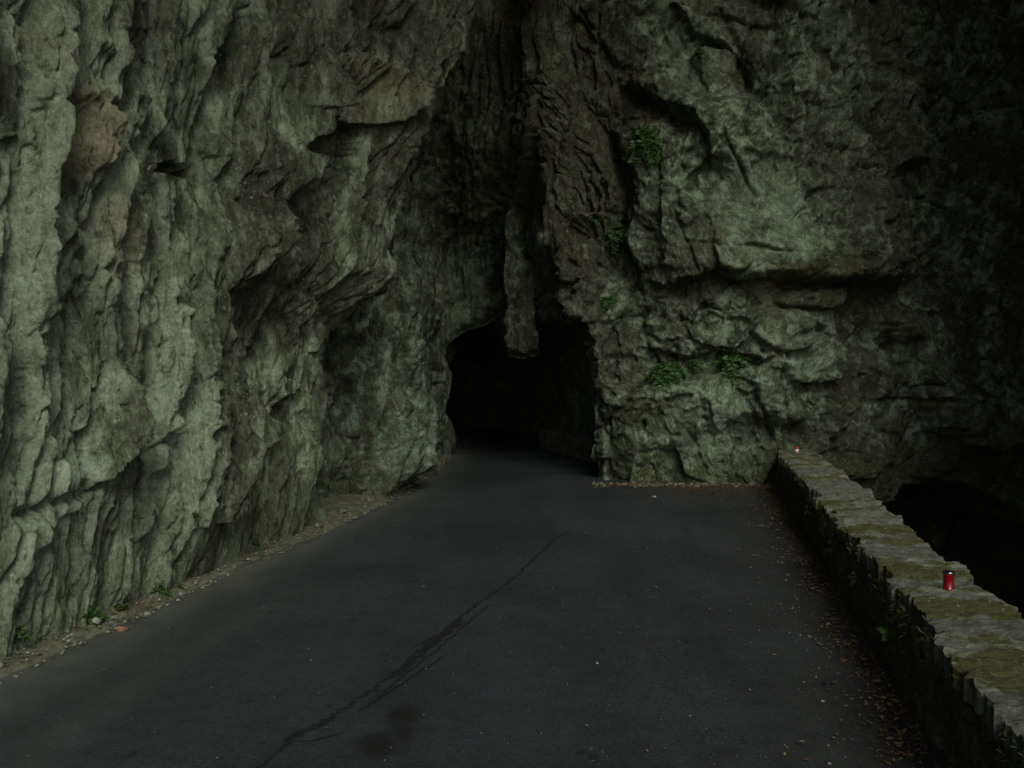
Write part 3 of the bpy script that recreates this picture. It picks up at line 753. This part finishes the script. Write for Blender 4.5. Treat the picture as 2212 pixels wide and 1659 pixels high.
# second parapet inside the tunnel
def wall2():
    a, b = Vector((1.62, 17.3, 0)), Vector((.60, 20.7, 0)); d = (b - a); L = d.length; d.normalize(); n = Vector((d.y, -d.x, 0))
    root = empty('stone_parapet', (a + b) / 2); tag(root, 'short low stone parapet inside the dark tunnel mouth', 'parapet')
    bm = bmesh.new(); v = [bm.verts.new(p - root.location) for p in
        [a + n * .05, b + n * .05, b + n * .36, a + n * .36] ]
    t_ = [bm.verts.new(q.co + Vector((0, 0, .36))) for q in v]
    for q in range(4): bm.faces.new((v[q], v[(q + 1) % 4], t_[(q + 1) % 4], t_[q]))
    bm.faces.new(t_); bm.faces.new(v[::-1]); bmesh.ops.recalc_face_normals(bm, faces=list(bm.faces))
    obj('mortar_core', bm, M_MORTAR, root)
    az = math.atan2(d.y, d.x) - math.pi / 2; l = 0; q = 0
    while l < L - .05:
        ln_ = min(random.uniform(.3, .5), L - l); q += 1
        me = slab_mesh('coping_stone', .46, ln_ - .012, .10, 500 + q, 6, 5, .012, .03, M_COPE, .03)
        place(me, 'coping_stone', root, a + d * (l + ln_ / 2) + n * .2 + Vector((0, 0, .35)), az, root.location); l += ln_
    for zc in (0, .175):
        l = zc
        while l < L - .05:
            ln_ = random.uniform(.2, .4)
            o = bpy.data.objects.new('face_stone', random.choice(var)); S.collection.objects.link(o); o.parent = root
            R = Matrix((d, Vector((0, 0, 1)), -n)).transposed()
            if R.determinant() < 0: R = Matrix((-d, Vector((0, 0, 1)), -n)).transposed()
            o.rotation_euler = R.to_euler(); o.location = a + d * (l + ln_ / 2) + n * .06 + Vector((0, 0, zc + .09)) - root.location
            o.scale = (ln_ * .96, .17, .06); l += ln_
wall2()

# ------------------------------------------------------------------ moss and strands on the parapet's road face
def leafmat(name, a, b, rough=.7):
    t = NT(name); oi = t.n.new('ShaderNodeObjectInfo')
    c = t.ramp(t.noise(25, 3, .6), [(.3, a), (.7, b)])
    return t.done(c, rough, .25)
M_MOSS = leafmat('moss', (.022, .030, .009), (.070, .080, .022))
M_LEAF = leafmat('green_leaf', (.028, .062, .016), (.062, .115, .032), .55)
M_FERN = leafmat('fern_leaf', (.040, .095, .030), (.085, .165, .055), .6)
t = NT('dead_leaf')
M_DEAD = t.done(t.ramp(t.noise(37, 2, .5), [(.30, (.055, .033, .018)), (.48, (.15, .085, .038)), (.60, (.21, .14, .062)), (.72, (.27, .23, .13))]), .8, .2)
def blades(name, items, mat, parent=None):
    "items: (base, dir, side, length, width, bend) -> folded blades with thickness of a leaf, one mesh"
    n = len(items); V = np.zeros((n, 7, 3), f32)
    for q, (b, d, s_, ln_, wd, bend) in enumerate(items):
        m1 = b + d * (ln_ * .4) + bend * (.25 * ln_); m2 = b + d * (ln_ * .75) + bend * (.7 * ln_) ; tip = b + d * (ln_ * .95) + bend * ln_ * 1.2
        V[q] = (b - s_ * wd * .25, b + s_ * wd * .25, m1 - s_ * wd * .5, m1 + s_ * wd * .5, m2 - s_ * wd * .38, m2 + s_ * wd * .38, tip)
    base = (np.arange(n) * 7)[:, None, None]
    Fq = (base + np.array([[0, 1, 3], [0, 3, 2], [2, 3, 5], [2, 5, 4], [4, 5, 6]])[None]).reshape(-1, 3)
    return mesh_np(name, V.reshape(-1, 3), Fq, mat, False, None, parent)
def rv(s=1.0): return Vector((random.gauss(0, s), random.gauss(0, s), random.gauss(0, s)))
it = []
ml = -2.2 + 12.0 * rng.random(15000) ** 1.15; mz = rng.random(15000) ** .8 * (PAR_H - .02)
keepm = fbm(ml * 2.1, mz * 3.0, 2, 170) > -.15
for l, z_ in zip(ml[keepm], mz[keepm]):
    l = float(l); z_ = float(z_); b = wall_pt(l, -.03 + random.uniform(-.02, .035), z_)
    d = (Vector((0, 0, 1 if random.random() < .6 else -1)) + rv(.5) - WN * .5).normalized()
    it.append((b, d, (WD + rv(.4)).normalized(), random.uniform(.010, .034), random.uniform(.004, .010), -WN * random.uniform(0, .4)))
mo = blades('moss', it, M_MOSS, None)
tag(mo, 'dark shaggy moss clinging to the road side of the parapet', 'moss', kind='stuff')

# ------------------------------------------------------------------ plants
def fern_tuft(name, pos, out, n, size, mat, label, group, droop=.5, leafy=False):
    root = empty(name, pos); tag(root, label, 'plant', group)
    items = []; stems = []
    for q in range(n):
        d = (out * random.uniform(.2, 1.0) + rv(.55) + Vector((0, 0, random.uniform(-.3, .9)))).normalized()
        L = size * random.uniform(.55, 1.1); base = Vector((0, 0, 0)) + rv(size * .10)
        side = d.cross(Vector((0, 0, 1))); side = side.normalized() if side.length > .1 else Vector((1, 0, 0))
        k = 9
        for j in range(1, k):
            t_ = j / k; p = base + d * L * t_ + Vector((0, 0, -droop * L * t_ * t_))
            for sg in (-1, 1):
                ld = (side * sg * .9 + d * .6 + rv(.25)).normalized()
                ll = L * (.34 if not leafy else .42) * (1.1 - t_ * .7) * random.uniform(.7, 1.2)
                ls = ld.cross(rv(1)).normalized()
                items.append((p, ld, ls, ll, ll * (.32 if not leafy else .75), Vector((0, 0, -.15))))
        stems.append((base, d, side, L, .006, Vector((0, 0, -droop * .7))))
    blades('leaf_mass', items, mat, root)['kind'] = 'stuff'
    blades('stem_mass', stems, mat, root)['kind'] = 'stuff'
    return root
OUT = Vector((0, -1, 0))
G1 = 'green tufts growing on the rock face'
for (dx, dy), n, sz, lab in [
    ((1395, 312), 34, .34, 'roundest green tuft on the rock, highest above the tunnel'),
    ((1325, 508), 26, .30, 'green tuft below the round one, on the buttress edge'),
    ((1318, 655), 9, .20, 'small fern just above the right side of the tunnel mouth'),
    ((1440, 805), 30, .30, 'feathery green fern on the ledge, nearer the tunnel'),
    ((1580, 785), 30, .32, 'broad low fern in the dark ledge under pale boulders'),
    ((1285, 478), 6, .14, 'tiny green sprig left of the buttress edge tuft'),
    ((1500, 790), 10, .18, 'thin fern between the two larger ledge ferns'),
    ((1510, 120), 8, .16, 'sparse green sprig on the overhanging block')]:
    p = on_face(dx, dy) + Vector((0, -.03, 0))
    fern_tuft('fern', p, OUT * 1.1, int(n * 3.4), sz * 1.2, M_FERN, lab, G1, .5)
G2 = 'small weeds along the foot of the left cliff'
for (dx, dy), n, sz, lab in [
    ((545, 1188), 12, .17, 'bright green weed at the cliff foot, farthest along the verge'),
    ((348, 1275), 9, .13, 'small weed at the cliff foot beside brown leaf litter'),
    ((262, 1322), 12, .13, 'leafy weed at the cliff foot right of the widest clump'),
    ((198, 1332), 12, .14, 'widest low weed clump at the cliff foot'),
    ((48, 1372), 8, .12, 'round leaved weed at the cliff foot nearest the camera'),
    ((415, 1110), 6, .10, 'weed sprig on the cliff above the verge'),
    ((380, 1275), 6, .10, 'tiny weed right beside the leaf litter weed')]:
    if dy < 1150: p = on_left(dx, dy)
    else:
        g = ground(dx, dy + 12, .06); p = g
        q = on_left(dx, dy - 4)
        if q.y < p.y + .6: p = q
    fern_tuft('weed', p + Vector((.03, -.03, 0)), Vector((.6, -.5, .4)), n, sz * .75, M_LEAF, lab, G2, .2, True)
G3 = 'little green sprigs on the parapet face'
for q, (l, z_, lab) in enumerate([(1.0, .30, 'green sprig low on the parapet face nearest the camera'), (2.2, .34, 'second green sprig on the parapet face from the camera'),
                      (3.4, .33, 'third green sprig on the parapet face from the camera'), (5.2, .36, 'farthest green sprig on the parapet face')]):
    fern_tuft('sprig', wall_pt(l, -.06, z_), -WN, 5, .07, M_LEAF, lab, G3, .2, True)

# ------------------------------------------------------------------ leaf litter, gravel, loose stones
def litter(name, pts, mat, smin, smax):
    n = len(pts); V = np.zeros((n, 6, 3), f32)
    for q, p in enumerate(pts):
        a = random.uniform(0, 6.283); u = Vector((math.cos(a), math.sin(a), random.gauss(0, .18))).normalized(); s_ = Vector((-math.sin(a), math.cos(a), random.gauss(0, .25))).normalized()
        L = min(smax, smin * math.exp(abs(random.gauss(0, .75)))); W = L * random.uniform(.3, .6); c = L * random.uniform(.05, .25)
        z = Vector((0, 0, 1))
        V[q] = (p - u * L * .5 + z * c, p - s_ * W * .5 - u * L * .1 + z * c * .6, p + s_ * W * .5 - u * L * .1 + z * c * .7, p - s_ * W * .4 + u * L * .22 + z * c * .3, p + s_ * W * .4 + u * L * .22 + z * c * .5, p + u * L * .5 + z * c)
    base = (np.arange(n) * 6)[:, None, None]
    Fq = (base + np.array([[0, 1, 2], [1, 3, 4], [1, 4, 2], [3, 5, 4]])[None]).reshape(-1, 3)
    return mesh_np(name, V.reshape(-1, 3), Fq, mat, False)
pts = []
for q in range(7500):                                    # along the parapet
    l = random.uniform(-1.0, 9.9); o_ = -abs(random.gauss(0, .16)) - (.0 if random.random() < .88 else random.expovariate(2.2)) - .04
    if perlin(np.array([l * 1.7]), np.array([o_ * 2.0]), 3)[0] < -.15 and random.random() < .7: continue
    p = wall_pt(l, o_, .008 + random.uniform(0, .012)); pts.append(p)
for q in range(2600):                                    # below the rock face
    x = random.uniform(1.25, 4.0); y = 14.5 - .12 * math.sin(x * 5.1) - abs(random.gauss(0, .40)) * (1 + .6 * math.sin(x * 2.7)) - (0 if random.random() < .8 else random.expovariate(1.2)); pts.append(Vector((x, y, .012)))
for q in range(40):                                     # strays on the asphalt
    y = 3.8 + 9 * random.random(); pts.append(Vector((random.uniform(-.3, 2 + .2 * (y - 4.4)), y, .010)))
lo = litter('leaf_litter', pts, M_DEAD, .009, .06); tag(lo, 'brown dead leaf litter along the parapet foot and rock face', 'leaf litter', kind='stuff')
pts = []
for q in range(900):
    y = 4 + 14 * random.random() ** 1.5; x = np.interp(y, VY, VX) - random.random() ** 1.5 * .45 + .02
    if perlin(np.array([y * 1.3]), np.array([0.3]), 6)[0] < -.05: continue
    pts.append(Vector((x, y, .06 + .1 * random.random() * (np.interp(y, VY, VX) - x))))
lo2 = litter('verge_leaf_litter', pts, M_DEAD, .014, .07); tag(lo2, 'scattered brown dead leaves on the left dirt verge', 'leaf litter', kind='stuff')

t = NT('pebble'); t.bump(t.noise(60, 5, .6), .5, .01)
M_PEB = t.done(t.ramp(t.noise(17, 2, .4), [(.3, (.06, .06, .042)), (.5, (.125, .125, .095)), (.7, (.30, .31, .26))]), .9, .2)
t = NT('reddish_stone'); t.bump(t.noise(40, 6, .6), .6, .01)
M_RED_ST = t.done(t.ramp(t.noise(20, 4, .6), [(.3, (.13, .075, .045)), (.7, (.27, .17, .11))]), .9, .2)
ico = bmesh.new(); bmesh.ops.create_icosphere(ico, subdivisions=1, radius=1); icoV = np.array([v.co[:] for v in ico.verts], f32); icoF = np.array([[v.index for v in f.verts] for f in ico.faces]); ico.free()
def pebbles(name, items, mat):
    n = len(items); V = np.zeros((n, 12, 3), f32)
    for q, (p, r) in enumerate(items):
        j = 1 + .28 * rng.standard_normal((12, 1)); a = random.uniform(0, 6.28); c_, s_ = math.cos(a), math.sin(a)
        v = icoV * j * np.array([1, random.uniform(.6, .9), random.uniform(.35, .7)]) * r
        V[q] = np.stack([v[:, 0] * c_ - v[:, 1] * s_, v[:, 0] * s_ + v[:, 1] * c_, v[:, 2]], -1) + np.array(p)
    Fq = ((np.arange(n) * 12)[:, None, None] + icoF[None]).reshape(-1, 3)
    return mesh_np(name, V.reshape(-1, 3), Fq, mat, False)
its = []
for q in range(2600):
    y = 4 + 15 * random.random() ** 1.3; e = np.interp(y, VY, VX); off = random.random() ** 1.4 * .55 - .06
    its.append(((e - off, y, .01 + .03 * (off > 0) + .12 * max(off, 0)), random.uniform(.004, .016) * (1.6 if random.random() < .12 else 1)))
for q in range(420):
    y = 3.6 + 10 * random.random(); its.append(((random.uniform(-2.5, 1.9 + .2 * (y - 4.4)), y, .004), random.uniform(.002, .006)))
for q in range(160):
    l = random.uniform(-1, 9.8); its.append((tuple(wall_pt(l, -abs(random.gauss(0, .25)) - .05, .006)), random.uniform(.003, .012)))
for q in range(900): its.append(((random.uniform(.2, 2.0), 3.6 + 6.5 * random.random(), .003), random.uniform(.0012, .0038)))
for q in range(420): its.append(((random.uniform(1.2, 4), 14.5 + .1 * random.random() - abs(random.gauss(0, .2)), .008), random.choice([random.uniform(.004, .014), random.uniform(.01, .035)])))
tag(pebbles('gravel', its, M_PEB), 'fine pale gravel scattered over verge and asphalt', 'gravel', kind='stuff')
def loose(dx, dy, r, mat, label, z=.05, group=None):
    p = ground(dx, dy, 0)
    e = float(np.interp(p.y, VY, VX)); p.z = 0 if p.x > e else .045 + .12 * (e - p.x)
    seed = random.randint(0, 999)
    bm = bmesh.new(); bmesh.ops.create_icosphere(bm, subdivisions=2, radius=1)
    for v in bm.verts:
        k = 1 + .35 * float(fbm(np.array([v.co.x * 1.3 + seed]), np.array([v.co.y * 1.3 + v.co.z * 2]), 3, 5)[0])
        v.co = Vector((v.co.x * 1.15, v.co.y * .8, v.co.z * .6)) * k * r
    o = obj('loose_stone', bm, mat); o.location = p + Vector((0, 0, r * .3)); o.rotation_euler = (0, 0, random.uniform(0, 6))
    tag(o, label, 'stone', group or 'loose stones on the verge')
loose(265, 1385 - 22, .035, M_RED_ST, 'brick red loose stone on the left verge')
loose(207, 1362, .04, M_PEB, 'pale flat loose stone just left of the brick red one')
loose(320, 1328, .032, M_PEB, 'pale loose stone beside the widest weed clump')
loose(395, 1285, .03, M_PEB, 'pale loose stone under the leaf litter weeds')
loose(690, 1148, .05, M_PEB, 'pale loose stone right of the farthest verge weed')
loose(742, 1118, .05, M_PEB, 'loose stone on the verge below the recess, nearer the camera')
loose(800, 1092, .05, M_PEB, 'loose stone on the verge below the recess, nearer the tunnel')
loose(1412, 1075, .035, M_PEB, 'white loose stone on asphalt below the rock face', .0, 'loose stones on the asphalt')
loose(1290, 1434, .014, M_PEB, 'small white pebble alone in mid road', .0, 'loose stones on the asphalt')
loose(2288 / 1.2731 - 30, 1685 / 1.0 - 0, .02, M_PEB, 'pale pebble at the parapet foot among dead leaves', .0, 'loose stones on the asphalt')

# ------------------------------------------------------------------ candles on the parapet
def lathe(name, prof, mat, parent, n=40, smooth=True):
    bm = bmesh.new(); rings = []
    for r, z in prof:
        if r < 1e-5: rings.append([bm.verts.new((0, 0, z))])
        else: rings.append([bm.verts.new((r * math.cos(6.28318530718 * i / n), r * math.sin(6.28318530718 * i / n), z)) for i in range(n)])
    for a, b in zip(rings[:-1], rings[1:]):
        for i in range(n):
            j = (i + 1) % n
            if len(a) == 1 and len(b) == 1: continue
            if len(a) == 1: bm.faces.new((a[0], b[j], b[i]))
            elif len(b) == 1: bm.faces.new((a[i], a[j], b[0]))
            else: bm.faces.new((a[i], a[j], b[j], b[i]))
    bmesh.ops.recalc_face_normals(bm, faces=list(bm.faces))
    o = obj(name, bm, mat, parent, smooth)
    return o
t = NT('red_plastic'); t.b.inputs['Transmission Weight'].default_value = .25
M_RED = t.done((.19, .003, .006), .25, .5)
t = NT('metal_lid'); t.b.inputs['Metallic'].default_value = 1.0
M_LID = t.done((.26, .27, .33), .2, .5)
t = NT('white_plastic'); M_WHITE = t.done(t.ramp(t.noise(30, 2, .5), [(.3, (.66, .66, .68)), (.7, (.78, .78, .80))]), .5, .4)
t = NT('cap_red'); M_CAPR = t.done((.36, .015, .02), .45, .4)
def top_z(l):
    for a, b, h in COPES:
        if a <= l < a + b: return PAR_H - .10 + h
    return PAR_H
def candle_spot(dx, dy, out_default):
    g = ground(dx, dy, PAR_H + .005); d = g - W0; return g
g = candle_spot(2049, 1274, 0); l_ = (g - W0).dot(WD); g.z = top_z(l_) - .002
c1 = empty('grave_candle', g); tag(c1, 'red grave candle with shiny metal cap standing on the parapet', 'candle')
lathe('candle_cup', [(0, 0), (.0300, 0), (.0320, .003), (.0320, .009), (.0285, .013), (.0275, .05), (.0280, .083), (.0295, .088), (.0295, .091), (0, .091)], M_RED, c1)
lathe('metal_cap', [(.0300, .0905), (.0312, .0915), (.0312, .099), (.0295, .103), (.0220, .1045), (.0205, .1025), (0, .1025)], M_LID, c1)
g = candle_spot(1721, 978, 0); l_ = (g - W0).dot(WD); g.z = top_z(l_) - .002
c2 = empty('grave_candle', g); tag(c2, 'small white grave candle with red lid at the far parapet end', 'candle')
lathe('candle_base', [(0, 0), (.033, 0), (.034, .004), (.033, .010), (0, .010)], M_CAPR, c2)
lathe('candle_cup', [(0, .0095), (.029, .0095), (.030, .05), (.030, .064), (0, .064)], M_WHITE, c2)
lathe('candle_lid', [(.030, .0635), (.036, .064), (.036, .074), (.030, .084), (.015, .090), (0, .091)], M_CAPR, c2)

# ------------------------------------------------------------------ cable strung across the gorge
t = NT('black_cable'); M_CAB = t.done((.012, .012, .012), .6, .3)
cps = [at_depth(1818, 1040, 11.3), at_depth(1901, 1019, 11.9), at_depth(1995, 1000, 12.6), at_depth(2082, 997, 13.2), at_depth(2212, 1003, 14.0), at_depth(2330, 1015, 14.9)]
cp = spline(np.array([p[:] for p in cps]), 10)
bm = bmesh.new(); rings = []
for i, p in enumerate(cp):
    tg = Vector(cp[min(i + 1, len(cp) - 1)] - cp[max(i - 1, 0)]).normalized(); s1 = tg.cross(Vector((0, 0, 1))).normalized(); s2 = s1.cross(tg)
    rings.append([bm.verts.new(Vector(p) + (s1 * math.cos(a) + s2 * math.sin(a)) * .011) for a in (0, 1.047, 2.094, 3.1416, 4.189, 5.236)])
for a, b in zip(rings[:-1], rings[1:]):
    for i in range(6): bm.faces.new((a[i], a[(i + 1) % 6], b[(i + 1) % 6], b[i]))
tag(obj('cable', bm, M_CAB, None, True), 'thin black cable strung from the parapet across the gorge', 'cable')
